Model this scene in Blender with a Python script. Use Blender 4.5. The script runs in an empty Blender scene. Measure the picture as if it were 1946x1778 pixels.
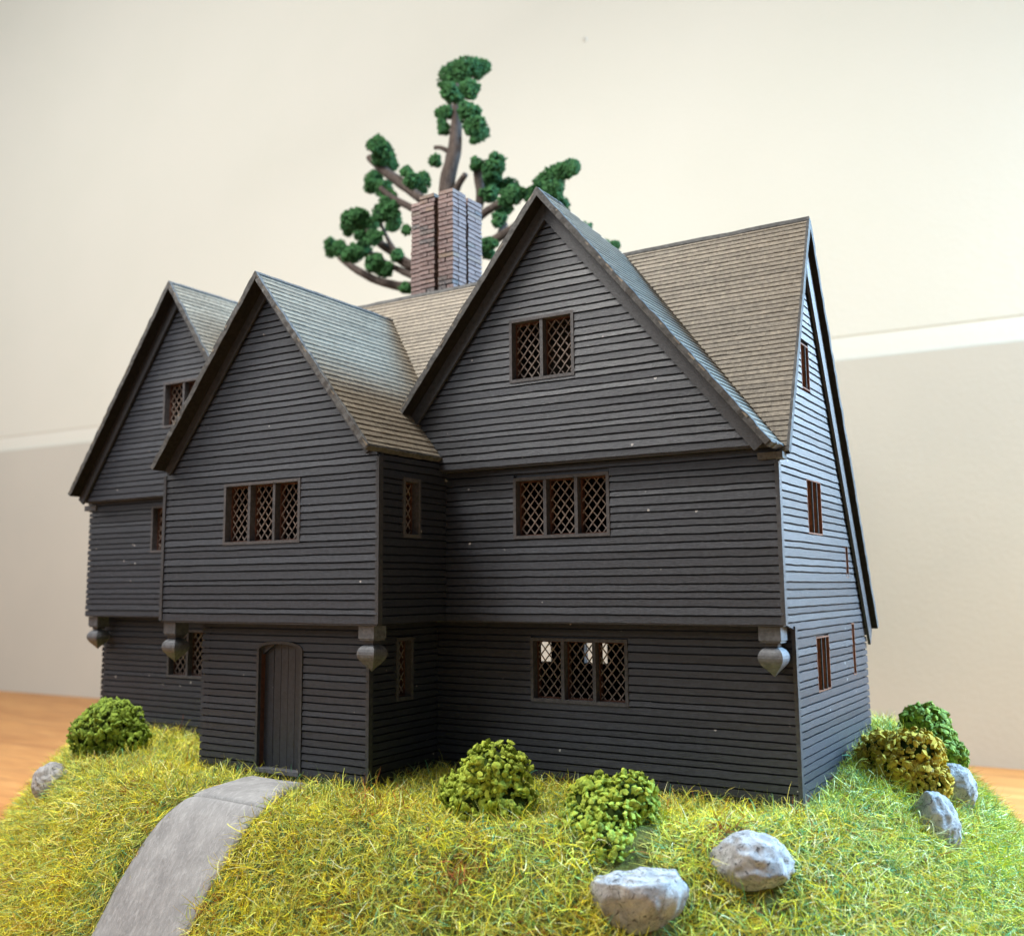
import bpy, math, random
import numpy as np
from mathutils import Vector, Matrix, noise

sc = bpy.context.scene
COL = sc.collection
rnd = random.Random(7)

# ------------------------------------------------------------------ camera
cam_d = bpy.data.cameras.new("camera")
cam = bpy.data.objects.new("camera", cam_d)
COL.objects.link(cam)
cam.matrix_world = Matrix(((0.84278756, 0.07800447, 0.53256401, 1.6557),
                           (0.53820231, -0.10947432, -0.83567556, -5.5797),
                           (-0.00688434, 0.99092415, -0.13424578, 1.2139),
                           (0, 0, 0, 1)))
cam_d.sensor_width = 36.0
cam_d.sensor_fit = 'HORIZONTAL'
cam_d.lens = 35.571
cam_d.shift_x = 0.02264
cam_d.shift_y = -0.01721
cam_d.clip_start = 0.05
cam_d.clip_end = 200
cam_d.dof.use_dof = True
cam_d.dof.focus_distance = 6.1
cam_d.dof.aperture_fstop = 0.85
sc.camera = cam

# ------------------------------------------------------------------ world and lamps
world = bpy.data.worlds.new("World")
sc.world = world
world.use_nodes = True
bg = world.node_tree.nodes['Background']
bg.inputs[0].default_value = (0.97, 0.98, 0.985, 1)
bg.inputs[1].default_value = 0.255

def area_lamp(name, loc, target, sx, sy, power, color):
    d = bpy.data.lights.new(name, 'AREA')
    d.shape = 'RECTANGLE'; d.size = sx; d.size_y = sy
    d.energy = power; d.color = color
    o = bpy.data.objects.new(name, d); COL.objects.link(o)
    o.location = loc
    o.rotation_euler = (Vector(target) - Vector(loc)).to_track_quat('-Z', 'Y').to_euler()
    return o
area_lamp("window_light", (13.0, 10.2, 15.5), (-1.5, 0.0, 1.8), 5.5, 5.5, 19500, (0.34, 0.66, 1.0))
area_lamp("rear_fill_light", (6.5, 7.9, 5.0), (-0.5, 0.5, 1.5), 3.5, 4.0, 3600, (0.62, 0.81, 1.0))  # added lamp, no window known here: brightens the right end wall
area_lamp("front_window_light", (-8.0, -9.0, 5.5), (-2.5, -0.5, 0.8), 3.0, 3.0, 190, (0.88, 0.92, 1.0))
area_lamp("ceiling_light", (-4.6, -2.5, 9.3), (-2.3, -1.0, 0.0), 3.5, 2.5, 1450, (1.0, 0.965, 0.90))
area_lamp("wall_fill_light", (-13.5, -5.0, 12.0), (-14.0, 8.0, 5.0), 24.0, 8.0, 2750, (1.0, 0.975, 0.93))  # extra lamp added only to brighten and even out the background wall

sc.view_settings.view_transform = 'Standard'
sc.view_settings.look = 'None'
sc.view_settings.exposure = 0.0
sc.view_settings.gamma = 1.0

# ------------------------------------------------------------------ materials
class NT:
    def __init__(s, m):
        s.t = m.node_tree; s.n = s.t.nodes; s.l = s.t.links
    def add(s, typ, **kw):
        n = s.n.new(typ)
        for k, v in kw.items():
            if k in n.inputs.keys() or isinstance(k, int): n.inputs[k].default_value = v
            else: setattr(n, k, v)
        return n
    def link(s, a, b): s.l.new(a, b)
    def pos(s, scale=(1, 1, 1)):
        tc = s.add('ShaderNodeTexCoord'); mp = s.add('ShaderNodeMapping')
        mp.inputs['Scale'].default_value = scale
        s.link(tc.outputs['Object'], mp.inputs[0]); return mp.outputs[0]
    def noise(s, scale, detail=4, rough=.55, vec=None, dist=0.0):
        n = s.add('ShaderNodeTexNoise'); n.inputs['Scale'].default_value = scale
        n.inputs['Detail'].default_value = detail; n.inputs['Roughness'].default_value = rough
        n.inputs['Distortion'].default_value = dist
        if vec is not None: s.link(vec, n.inputs['Vector'])
        return n.outputs[0]
    def ramp(s, f, stops):
        r = s.add('ShaderNodeValToRGB'); e = r.color_ramp.elements
        while len(e) < len(stops): e.new(.5)
        for i, (p, c) in enumerate(stops):
            e[i].position = p; e[i].color = (*c, 1) if len(c) == 3 else c
        s.link(f, r.inputs[0]); return r.outputs[0]
    def mix(s, f, a, b, mode='MIX'):
        m = s.add('ShaderNodeMix', data_type='RGBA', blend_type=mode)
        for i, v in ((0, f), (6, a), (7, b)):
            if hasattr(v, 'is_output'): s.link(v, m.inputs[i])
            else: m.inputs[i].default_value = v if i == 0 else (*v[:3], 1)
        return m.outputs[2]

def new_mat(name, rough=.6, spec=.5):
    m = bpy.data.materials.new(name); m.use_nodes = True
    t = NT(m); b = t.n['Principled BSDF']
    b.inputs['Roughness'].default_value = rough
    b.inputs['Specular IOR Level'].default_value = spec
    return m, t, b

def bump(t, b, h, strength, dist):
    n = t.add('ShaderNodeBump'); n.inputs['Strength'].default_value = strength
    n.inputs['Distance'].default_value = dist
    t.link(h, n.inputs['Height']); t.link(n.outputs[0], b.inputs['Normal'])

def paint_mat(name, c1, c2, chip, grain, rough=.5, spec=.5, chips=True):
    m, t, b = new_mat(name, rough, spec)
    p = t.pos()
    n1 = t.noise(2.3, 5, .6, p); n2 = t.noise(38, 5, .65, p)
    oi = t.add('ShaderNodeObjectInfo')
    c = t.mix(n1, c1, c2)
    c = t.mix(t.ramp(n2, [(.35, (0, 0, 0)), (.75, (1, 1, 1))]), c, [x * 1.95 for x in c2], 'MIX')
    var = t.ramp(oi.outputs['Random'], [(0, (.84, .84, .84)), (1, (1.14, 1.14, 1.14))])
    c = t.mix(1.0, c, var, 'MULTIPLY')
    if chips:
        v = t.add('ShaderNodeTexVoronoi'); v.inputs['Scale'].default_value = 9.0; t.link(p, v.inputs['Vector'])
        n3 = t.noise(120, 2, .5, p)
        a = t.add('ShaderNodeMath', operation='MULTIPLY_ADD'); t.link(n3, a.inputs[0]); a.inputs[1].default_value = .12
        t.link(v.outputs['Distance'], a.inputs[2])
        k = t.ramp(a.outputs[0], [(.125, (1, 1, 1)), (.14, (0, 0, 0))])
        gate = t.ramp(t.noise(5.0, 2, .5, p), [(.54, (0, 0, 0)), (.57, (1, 1, 1))])
        c = t.mix(t.mix(1.0, k, gate, 'MULTIPLY'), c, chip)
    t.link(c, b.inputs['Base Color'])
    g = t.noise(grain, 4, .7, t.pos((1, 1, 9)))
    g2 = t.noise(140, 2, .6, p)
    bump(t, b, t.mix(.4, g, g2), .5, .007)
    return m

M = {}
M['paint'] = paint_mat('dark_grey_paint', (.0082, .0096, .0140), (.0140, .0158, .0215), (.30, .29, .28), 26, .44, .55)
M['trim'] = paint_mat('dark_trim_paint', (.014, .015, .018), (.023, .024, .028), (.2, .2, .2), 30, .5, .5, False)
M['roof'] = paint_mat('grey_brown_roof_paint', (.072, .059, .043), (.112, .096, .074), (.35, .33, .3), 40, .55, .35, False)
M['verge'] = paint_mat('chipped_pale_edge', (.018, .018, .019), (.055, .055, .055), (.4, .4, .4), 60, .75, .25, False)
M['wood_in'] = paint_mat('bare_reddish_wood', (.030, .011, .007), (.055, .021, .012), (.1, .05, .03), 60, .7, .3, False)
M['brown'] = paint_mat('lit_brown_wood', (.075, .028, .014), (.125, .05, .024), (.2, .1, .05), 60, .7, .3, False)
M['lattice'] = paint_mat('lattice_brown_grey', (.075, .058, .050), (.13, .105, .09), (.3, .3, .3), 60, .7, .3, False)
M['frame'] = paint_mat('window_frame_paint', (.026, .0255, .028), (.042, .040, .043), (.2, .2, .2), 50, .6, .4, False)
M['chipped'] = paint_mat('pendant_grey_paint', (.030, .032, .038), (.056, .060, .068), (.5, .5, .5), 60, .5, .5, False)

M['under'] = paint_mat('shade_black_underside', (.006, .006, .006), (.011, .010, .010), (.1, .1, .1), 40, .8, .15, False)  # shade under the roofs put into the colour, darker than real paint
def brick_material():
    m, t, b = new_mat('brick_brown_pink', .75, .3)
    p = t.pos(); oi = t.add('ShaderNodeObjectInfo')
    c = t.ramp(oi.outputs['Random'], [(0, (.075, .045, .044)), (.45, (.11, .070, .066)), (.8, (.14, .09, .083)), (.93, (.12, .083, .056)), (.96, (.035, .034, .038))])
    c = t.mix(t.ramp(t.noise(60, 4, .6, p), [(.4, (0, 0, 0)), (.75, (1, 1, 1))]), c, (.165, .135, .13))
    t.link(c, b.inputs['Base Color']); bump(t, b, t.noise(90, 3, .6, p), .5, .006); return m
M['brick'] = brick_material()
M['mortar'] = paint_mat('dark_brown_mortar', (.022, .013, .009), (.036, .020, .013), (.1, .1, .1), 40, .9, .1, False)

def stone_material(name, lo, hi, dark, streak=(1, 1, 1)):
    m, t, b = new_mat(name, .8, .25)
    p = t.pos(streak)
    n = t.noise(8, 8, .74, p, 1.2); n2 = t.noise(26, 6, .78, p, 1.4)
    c = t.ramp(n, [(.33, lo), (.60, hi)])
    k = t.ramp(n2, [(.55, (0, 0, 0)), (.61, (1, 1, 1))])
    c = t.mix(k, c, dark)
    t.link(c, b.inputs['Base Color'])
    bump(t, b, t.mix(.5, n, n2), .8, .03); return m
M['stone'] = stone_material('grey_drybrushed_stone', (.17, .172, .18), (.43, .435, .445), (.055, .055, .06))
def path_material():
    m, t, b = new_mat('grey_scratched_path', .8, .25)
    n = t.noise(5, 5, .6, t.pos()); st = t.noise(16, 6, .75, t.pos((2.6, .8, .8)), .9); st2 = t.noise(30, 4, .7, t.pos((3.0, .8, .8)), .3)
    c = t.ramp(n, [(.35, (.20, .204, .213)), (.65, (.285, .292, .302))])
    c = t.mix(t.ramp(st, [(.48, (0, 0, 0)), (.74, (.75, .75, .75))]), c, (.42, .43, .445))
    c = t.mix(t.ramp(st2, [(.56, (0, 0, 0)), (.72, (.45, .45, .45))]), c, (.10, .10, .108))
    t.link(c, b.inputs['Base Color']); bump(t, b, t.mix(.5, st, st2), .6, .02); return m
M['path'] = path_material()

def foliage_material(name, a, b_, c_):
    m, t, b = new_mat(name, .75, .2)
    at = t.add('ShaderNodeAttribute', attribute_name='tone')
    c = t.ramp(at.outputs['Fac'], [(0, a), (.5, b_), (1, c_)])
    n = t.noise(60, 3, .6, t.pos())
    c = t.mix(t.ramp(n, [(.35, (0, 0, 0)), (.7, (1, 1, 1))]), c, c_)
    t.link(c, b.inputs['Base Color'])
    bump(t, b, t.noise(160, 2, .5, t.pos()), .4, .006)
    return m
M['leaf_green'] = foliage_material('bush_mid_green', (.035, .07, .010), (.095, .16, .020), (.24, .34, .045))
M['leaf_light'] = foliage_material('bush_yellow_green', (.050, .085, .010), (.16, .24, .022), (.38, .46, .06))
M['leaf_olive'] = foliage_material('bush_mustard', (.075, .050, .006), (.29, .20, .018), (.56, .43, .05))
M['leaf_dark'] = foliage_material('tree_dark_green', (.006, .026, .009), (.012, .052, .015), (.030, .10, .028))

def bark_material():
    m, t, b = new_mat('bark_grey_brown', .8, .2)
    n = t.noise(14, 5, .65, t.pos((3, 3, 1)))
    t.link(t.ramp(n, [(.3, (.020, .014, .012)), (.7, (.075, .058, .050))]), b.inputs['Base Color'])
    bump(t, b, n, .6, .03); return m
M['bark'] = bark_material()

def attr_material(name, attr, rough):
    m, t, b = new_mat(name, rough, .08)
    at = t.add('ShaderNodeAttribute', attribute_name=attr)
    t.link(at.outputs['Color'], b.inputs['Base Color']); return m
M['grass'] = attr_material('static_grass', 'col', .85)

def soil_material():
    m, t, b = new_mat('olive_turf_base', .95, .1)
    p = t.pos(); n = t.noise(3.0, 5, .6, p); n2 = t.noise(45, 4, .7, p)
    c = t.mix(n, (.17, .155, .030), (.085, .13, .040))
    c = t.mix(t.ramp(n2, [(.4, (0, 0, 0)), (.7, (1, 1, 1))]), c, (.055, .045, .018))
    t.link(c, b.inputs['Base Color']); bump(t, b, n2, .8, .03); return m
M['soil'] = soil_material()

def wood_table_material():
    m, t, b = new_mat('orange_wood', .45, .4)
    p = t.pos((.35, 1.6, 1)); n = t.noise(1.3, 6, .6, p, 1.2)
    n2 = t.noise(9, 4, .6, t.pos((.12, 2.2, 1)))
    c = t.ramp(n, [(.3, (.38, .145, .036)), (.55, (.53, .235, .066)), (.75, (.62, .31, .10))])
    c = t.mix(t.ramp(n2, [(.5, (0, 0, 0)), (.62, (.5, .5, .5))]), c, (.30, .12, .035))
    t.link(c, b.inputs['Base Color']); bump(t, b, n2, .1, .01); return m
M['table'] = wood_table_material()

def wall_material(name, a, b2):
    m, t, b = new_mat(name, .75, .25)
    n = t.noise(.45, 5, .55, t.pos()); n2 = t.noise(5.5, 4, .6, t.pos())
    c = t.mix(t.ramp(n, [(.3, (0, 0, 0)), (.7, (1, 1, 1))]), a, b2)
    t.link(t.mix(t.ramp(n2, [(.45, (0, 0, 0)), (.8, (.35, .35, .35))]), c, b2), b.inputs['Base Color'])
    bump(t, b, t.noise(14, 4, .6, t.pos()), .12, .03); return m
M['wall_up'] = wall_material('cream_wall_paint', (.635, .645, .59), (.655, .66, .61))
M['wall_low'] = wall_material('beige_panel_paint', (.50, .495, .455), (.53, .52, .475))
M['rail'] = wall_material('white_rail_paint', (.655, .66, .61), (.665, .67, .62))

# ------------------------------------------------------------------ mesh helpers
class MB:
    def __init__(s): s.v = []; s.f = []
    def verts(s, vs):
        n = len(s.v); s.v += [tuple(v) for v in vs]; return n
    def quadstrip(s, rings, closed=True, caps=True):
        n0 = len(s.v); k = len(rings[0])
        for r in rings: s.v += [tuple(v) for v in r]
        for i in range(len(rings) - 1):
            for j in range(k if closed else k - 1):
                a = n0 + i * k + j; b = n0 + i * k + (j + 1) % k
                s.f.append((a, b, b + k, a + k))
        if caps:
            s.f.append(tuple(n0 + j for j in reversed(range(k))))
            s.f.append(tuple(n0 + (len(rings) - 1) * k + j for j in range(k)))
    def prism(s, poly, T, d0, d1):
        """poly: list of (s, z); extruded between depths d0 and d1 through T"""
        s.quadstrip([[T(a, b, d0) for a, b in poly], [T(a, b, d1) for a, b in poly]])
    def box(s, x0, x1, y0, y1, z0, z1):
        s.quadstrip([[(x0, y0, z), (x1, y0, z), (x1, y1, z), (x0, y1, z)] for z in (z0, z1)])
    def build(s, name, mat, parent=None, smooth=False):
        me = bpy.data.meshes.new(name); me.from_pydata(s.v, [], s.f)
        me.materials.append(mat)
        if smooth: me.polygons.foreach_set('use_smooth', [True] * len(me.polygons))
        me.update()
        o = bpy.data.objects.new(name, me); COL.objects.link(o)
        if parent: o.parent = parent
        return o

def tag(o, label=None, cat=None, group=None, kind=None):
    if label: o['label'] = label
    if cat: o['category'] = cat
    if group: o['group'] = group
    if kind: o['kind'] = kind
    return o
def empty(name, loc=(0, 0, 0)):
    o = bpy.data.objects.new(name, None); COL.objects.link(o); o.location = loc
    o.empty_display_size = .1; return o
def nz(x, y, z, f=1.0): return noise.noise(Vector((x * f, y * f, z * f)))
def chisel(name_seed): return random.Random(name_seed)

# ------------------------------------------------------------------ the house, main measures
XL, XLl, G, ZG, A = -6.04, -6.0, 0.075, 1.99, 0.1765
BX0, BX1, P1 = -4.186, -2.245, 0.7293
CX0, CX1, P2 = -3.935, -2.442, 0.5657
ZB = 1.0
WY = 1.93
GX, GW, GH, GE, GO = -1.398, 1.423, 3.733, 1.9885, 0.20
LX, LW, LH, LE, LO = -4.8835, 1.193, 3.715, 2.034, 0.197
BC, BW, BH, BE, BO = -3.215, 0.985, 3.326, 2.072, 0.855
RY, RH, RE, FY, RO, BY, BZ = 0.73, 3.521, 1.955, 0.032, 0.062, 2.04, 0.921
TH = 0.03
FS = (RH - RE) / (RY - FY); RS = (RH - BZ) / (BY - RY)

house = empty('miniature_house', (-3.0, 0.8, 0.0))
tag(house, 'dark grey clapboard model house with three steep gables and a brick chimney', 'model house')
def part(mb, name, mat, parent=None, smooth=False, kind=None, label=None):
    o = mb.build(name, mat, parent or house, smooth)
    p = parent or house
    while p: 
        if p is house: break
        p = p.parent
    if kind: o['kind'] = kind
    if label: o['label'] = label
    return o
# meshes are written in world measures: cancel the offset of the empty
HOFF = Vector((-3.0, 0.8, 0.0))
_old_build = MB.build
def _build(s, name, mat, parent=None, smooth=False):
    o = _old_build(s, name, mat, parent, smooth)
    if parent is not None and parent.get('_off'):
        o.location = -Vector(parent['_off'])
    return o
MB.build = _build
house['_off'] = list(HOFF)

def front(y0): return lambda s, z, d: (s, y0 - d, z)
def right(x0): return lambda s, z, d: (x0 + d, s, z)
def left(x0): return lambda s, z, d: (x0 - d, s, z)
def back(y0): return lambda s, z, d: (s, y0 + d, z)

def spans(lo, hi, holes, z):
    out = [(lo, hi)]
    for h in holes:
        a, b, z0, z1 = h[:4]
        if not (z0 + 1e-4 < z < z1 - 1e-4): continue
        if len(h) > 4: a, b = h[4](z)
        if b <= a: continue
        nxt = []
        for p, q in out:
            if b <= p or a >= q: nxt.append((p, q)); continue
            if a > p: nxt.append((p, a))
            if b < q: nxt.append((b, q))
        out = nxt
    return [(p, q) for p, q in out if q - p > .004]

def wall_shell(T, z0, z1, xl, xr, holes, breaks=(), t0=-.022, t1=-.055):
    zs = {z0, z1, *[b for b in breaks if z0 < b < z1]}
    for h in holes:
        zs |= {z for z in (h[2], h[3]) if z0 < z < z1}
        if len(h) > 4: zs |= {h[2] + (h[3] - h[2]) * k / 8 for k in range(9) if z0 < h[2] + (h[3] - h[2]) * k / 8 < z1}
    zs = sorted(zs); mb = MB()
    for a, b in zip(zs, zs[1:]):
        e = 1e-3
        lo, hi = spans(xl(a), xr(a), holes, a + e), spans(xl(b), xr(b), holes, b - e)
        if len(lo) == len(hi):
            for (p, q), (r, s_) in zip(lo, hi): mb.prism([(p, a), (q, a), (s_, b), (r, b)], T, t0, t1)
        else:
            m_ = spans(min(xl(a), xl(b)), max(xr(a), xr(b)), holes, (a + b) / 2)
            for p, q in m_: mb.prism([(max(p, xl(a)), a), (min(q, xr(a)), a), (max(min(q, xr(b)), p), b), (min(max(p, xl(b)), q), b)], T, t0, t1)
    return mb

BOARDS, REST = [], {}
def clap_wall(T, z0, z1, xl, xr, holes=(), bholes=(), breaks=(), pitch=.0465, seed=1, parts=True, shell=True, mat='paint', stuff_above=99, proud=.0065, label=None):
    R = random.Random(seed)
    w = part(wall_shell(T, z0, z1, xl, xr, list(holes), breaks), 'wall', M[mat], label=label) if shell else None
    n = max(1, round((z1 - z0) / pitch)); edges = [z0]
    for i in range(1, n): edges.append(z0 + (z1 - z0) * i / n + R.uniform(-.0065, .0065))
    edges.append(z1)
    rest = MB()
    for i in range(n):
        za, zb = edges[i] + .0044, edges[i + 1] - .0044
        if i == 0: za = z0
        zt = zb - .001
        hl = list(holes) + list(bholes)
        lo, hi = spans(xl(za), xr(za), hl, za + .002), spans(xl(zt), xr(zt), hl, zt - .002)
        mid = spans((xl(za) + xl(zt)) / 2, (xr(za) + xr(zt)) / 2, hl, (za + zt) / 2)
        if len(lo) != len(mid): lo = mid
        if len(hi) != len(mid): hi = mid
        pr_ = proud + R.uniform(-.002, .002)
        for (p, q), (r, s_) in zip(lo, hi):
            e1, e2 = R.uniform(-.004, .004), R.uniform(-.004, .004)
            L = max(q - p, s_ - r); k = max(1, int(L / .07)); rings = []
            for j in range(k + 1):
                u = j / k
                a, b = p + (q - p) * u, r + (s_ - r) * u
                if j == 0: a += e1 * .5; b += e1 * .5
                if j == k: a += e2 * .5; b += e2 * .5
                wv = nz(a * 7, i * 3.1 + seed * 9.7, 0) * .0032 + nz(a * 31, i * 5, seed) * .0020
                wv2 = nz(a * 7, i * 3.1 + seed * 9.7 + 3.1, 0) * .0032 + nz(a * 31, i * 5 + 5, seed) * .0020
                dd = nz(a * 3, i * 2.3, seed + 4) * .0015
                if b - a < -1: pass
                rings.append([T(a, za + wv, -.012), T(a, za + wv, pr_ + dd), T(b, zt + wv2, .002 + dd), T(b, zt + wv2, -.012)])
            if parts and za < stuff_above:
                mid3 = Vector(T((p + q) / 2, (za + zt) / 2, 0)); ex = (Vector(T(q, za, 0)) - Vector(T(p, za, 0))); vd = mid3 - cam.matrix_world.translation
                BOARDS.append((ex.cross(vd.normalized()).length / vd.length, rings, mat, w))
            else: REST.setdefault(mat, []).append(rings)
    return w
def lin(x0, z0, x1, z1): return lambda z: x0 + (x1 - x0) * (z - z0) / (z1 - z0)
def const(c): return lambda z: c

# ------------------------------------------------------------------ windows
def window(T, s0, s1, z0, z1, n, seed=0, fr=.020, side=False, depth=.05, rot=1):
    R = random.Random(seed * 31 + 5)
    f = MB(); po = .009 if not side else .004
    f.prism([(s0, z0), (s1, z0), (s1, z0 + fr), (s0, z0 + fr)], T, po, -.045)
    f.prism([(s0, z1 - fr), (s1, z1 - fr), (s1, z1), (s0, z1)], T, po, -.045)
    f.prism([(s0, z0 + fr), (s0 + fr, z0 + fr), (s0 + fr, z1 - fr), (s0, z1 - fr)], T, po, -.045)
    f.prism([(s1 - fr, z0 + fr), (s1, z0 + fr), (s1, z1 - fr), (s1 - fr, z1 - fr)], T, po, -.045)
    win = part(f, 'window', M['frame' if not side else 'brown'])
    wi = (s1 - s0 - 2 * fr); mw = .022 if not side else .008; lw = (wi - mw * (n - 1)) / n
    for i in range(n - 1):
        m_ = MB(); a = s0 + fr + lw * (i + 1) + mw * i
        m_.prism([(a, z0 + fr), (a + mw, z0 + fr), (a + mw, z1 - fr), (a, z1 - fr)], T, po - .006, -.05)
        m_.build('mullion', M['frame' if not side else 'brown'], win)
        if side:
            m_ = MB(); m_.prism([(a + .001, z0 + fr), (a + mw - .001, z0 + fr), (a + mw - .001, z1 - fr), (a + .001, z1 - fr)], T, po + .004, po - .0055)
            m_.build('mullion_edge', M['verge'], win)
    # bare wood lining behind the painted frame
    j = MB(); b0, b1 = -.0455, -.085; e = .008
    for i in range(n):
        a = s0 + fr + (lw + mw) * i; b = a + lw; c, d_ = z0 + fr, z1 - fr
        j.prism([(a - e, c - e), (b + e, c - e), (b, c + e), (a, c + e)], T, b0, b1)
        j.prism([(a, d_ - e), (b, d_ - e), (b + e, d_ + e), (a - e, d_ + e)], T, b0, b1)
        j.prism([(a - e, c + .001), (a + e, c + e + .001), (a + e, d_ - e - .001), (a - e, d_ - .001)], T, b0 - .001, b1)
        j.prism([(b - e, c + e + .001), (b + e, c + .001), (b + e, d_ - .001), (b - e, d_ - e - .001)], T, b0 - .001, b1)
    j.build('lining', M['wood_in' if not side else 'brown'], win)
    dl = -depth
    for i in range(n):
        g = MB(); a = s0 + fr + (lw + mw) * i; b = a + lw; c, d_ = z0 + fr, z1 - fr
        dw, dh = .0605, .0735; w2 = .0032
        ox = R.uniform(-.02, .02); oz = R.uniform(-.02, .02)
        for sgn in (1, -1):
            k = -14
            while k < 14:
                # line: (s-a-ox)/dw - sgn*(z-c-oz)/dh = k
                pts = []
                for zz in (c, d_): pts.append((a + ox + dw * (k + sgn * (zz - c - oz) / dh), zz))
                (x0, y0), (x1, y1) = pts
                # clip to [a,b]
                t0, t1 = 0., 1.; dx = x1 - x0
                for lim, s_ in ((a, 1), (b, -1)):
                    if abs(dx) > 1e-9:
                        t = (lim - x0) / dx
                        if dx * s_ > 0: t0 = max(t0, t)
                        else: t1 = min(t1, t)
                if t1 - t0 > .02:
                    q0 = (x0 + dx * t0, y0 + (y1 - y0) * t0); q1 = (x0 + dx * t1, y0 + (y1 - y0) * t1)
                    L = math.hypot(q1[0] - q0[0], q1[1] - q0[1]); nx, ny = -(q1[1] - q0[1]) / L * w2, (q1[0] - q0[0]) / L * w2
                    rg = []
                    m3 = max(2, int(L / .035))
                    for u in range(m3 + 1):
                        px, py = q0[0] + (q1[0] - q0[0]) * u / m3, q0[1] + (q1[1] - q0[1]) * u / m3
                        jx = R.uniform(-.0016, .0016); th = R.uniform(.75, 1.3)
                        o_ = dl + (0.0 if sgn > 0 else -.0045)
                        rg.append([T(px + nx * th + jx, py + ny * th, o_), T(px - nx * th + jx, py - ny * th, o_), T(px - nx * th + jx, py - ny * th, o_ - .006), T(px + nx * th + jx, py + ny * th, o_ - .006)])
                    g.quadstrip(rg)
                k += 1
        g.build('lattice', M['lattice' if not side else 'brown'], win)
    return win

# ------------------------------------------------------------------ walls
W3 = (-1.700, -1.016, .490, .892); W2 = (-1.712, -1.030, 1.520, 1.912); W1 = (-1.685, -1.213, 2.520, 2.937)
W9 = (-5.177, -4.49, .500, .890); W8 = (-5.222, -4.54, 1.517, 1.905); W7 = (-5.035, -4.56, 2.530, 2.912)
W4 = (-3.581, -2.880, 1.510, 1.927); W5 = (-.482, -.295, 1.530, 1.912); W6 = (-.285, -.105, .490, .895)
DX0, DX1, DZ0, DZS, DZT = -3.397, -2.985, .018, .820, .872
def door_span(z):
    if z <= DZS: return DX0, DX1
    c = (DX0 + DX1) / 2; hw = (DX1 - DX0) / 2; k = 1 - ((z - DZS) / (DZT - DZS))
    w = hw * math.sqrt(max(0, k)) ; return c - w, c + w
DOOR = (DX0, DX1, DZ0, DZT, door_span)
R1 = (.590, .770, 2.415, 2.700); R2 = (.580, .900, 1.522, 1.855); R3 = (.625, .917, .585, .907); R4 = (1.455, 1.520, 1.262, 1.478); R5 = (1.515, 1.585, .620, .960)

F0 = front(0)
clap_wall(front(A), 0.03, ZB - .004, const(XLl), const(0), [W3, W9], [(CX0 + .02, CX1 - .02, 0, 2)], seed=11)
clap_wall(front(0), ZB, ZG - .01, const(XL), const(0), [W2, W8], [(BX0 + .02, BX1 - .02, 0, 3)], seed=12)
sg = (GH - GE) / GW; zin = GH - .055
gl_ = lambda z: GX - (zin - z) / sg; gr_ = lambda z: GX + (zin - z) / sg
clap_wall(front(-G), ZG, zin - .03, lambda z: max(gl_(z), -2.78), lambda z: min(gr_(z), -.012), [W1], [(-4, -2.42, 1.9, 2.6)], seed=13, breaks=(2.0, 2.03, 2.06))
sl = (LH - LE) / LW; zil = LH - .055
ll_ = lambda z: LX - (zil - z) / sl; lr_ = lambda z: LX + (zil - z) / sl
clap_wall(front(-G), ZG - .015, zil - .03, lambda z: max(ll_(z), XL + .01), lambda z: min(lr_(z), -3.7), [W7], [(-4.15, -3, 1.9, 2.3)], seed=14, breaks=(2.02, 2.06, 2.10), stuff_above=3.45)
# projecting bay
sb = (BH - BE) / BW; zib = BH - .05
bl_ = lambda z: max(BC - (zib - z) / sb, BX0); br_ = lambda z: min(BC + (zib - z) / sb, BX1)
clap_wall(front(-P1), ZB, zib - .03, bl_, br_, [W4], seed=15, breaks=(zib - sb * (BX1 - BC), zib - sb * (BC - BX0)))
clap_wall(front(-P2), 0.03, ZB - .004, const(CX0), const(CX1), [DOOR], seed=16)
clap_wall(right(BX1), ZB, zib - sb * (BX1 - BC) - .0, const(-P1 + .014), const(-.0005), [W5], seed=17)
clap_wall(right(CX1), 0.03, ZB - .004, const(-P2 + .014), const(A - .002), [W6], seed=18)
clap_wall(left(BX0), ZB, zib - sb * (BX1 - BC), const(-P1 + .014), const(0), seed=19, parts=False)
clap_wall(left(CX0), 0.03, ZB - .004, const(-P2 + .014), const(A), seed=20, parts=False)
# right end wall, with the pitch of the saltbox roof
def r_lo(z):
    if z < ZB: return A + .012
    if z < 1.93: return .012
    return max(.012, FY + .035 + (z - RE) / FS)
def r_hi(z): return min(WY, BY - .03 - (z - BZ) / RS - .045)
zk = BZ + (BY - .075 - WY) * RS
clap_wall(right(0), 0.03, RH - .10, r_lo, r_hi, [R1, R2, R3, R4, R5], seed=21, proud=.005, breaks=(ZB - .001, ZB, 1.929, 1.93, RE, zk), stuff_above=3.30)
clap_wall(left(XL), 0.03, RH - .10, lambda z: max(r_lo(z), .012), r_hi, seed=22, breaks=(ZB - .001, ZB, 1.929, 1.93, zk), parts=False)
clap_wall(back(WY), 0.03, 1.12, const(XL + .01), const(-.01), [(-2.66, -2.50, .605, .775), (-2.19, -1.985, .605, .78)], seed=23, parts=False)

# the 300 boards that show largest are parts of their walls, the rest one piece of stuff
BOARDS.sort(key=lambda b: -b[0])
for _, rings, mt, w in BOARDS[:300]:
    mb = MB(); mb.quadstrip(rings); mb.build('clapboard', M[mt], w)
for _, rings, mt, w in BOARDS[300:]: REST.setdefault(mt, []).append(rings)
for mt, rr in REST.items():
    mb = MB()
    for rings in rr: mb.quadstrip(rings)
    part(mb, 'clapboard_facing', M[mt], kind='stuff')
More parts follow.
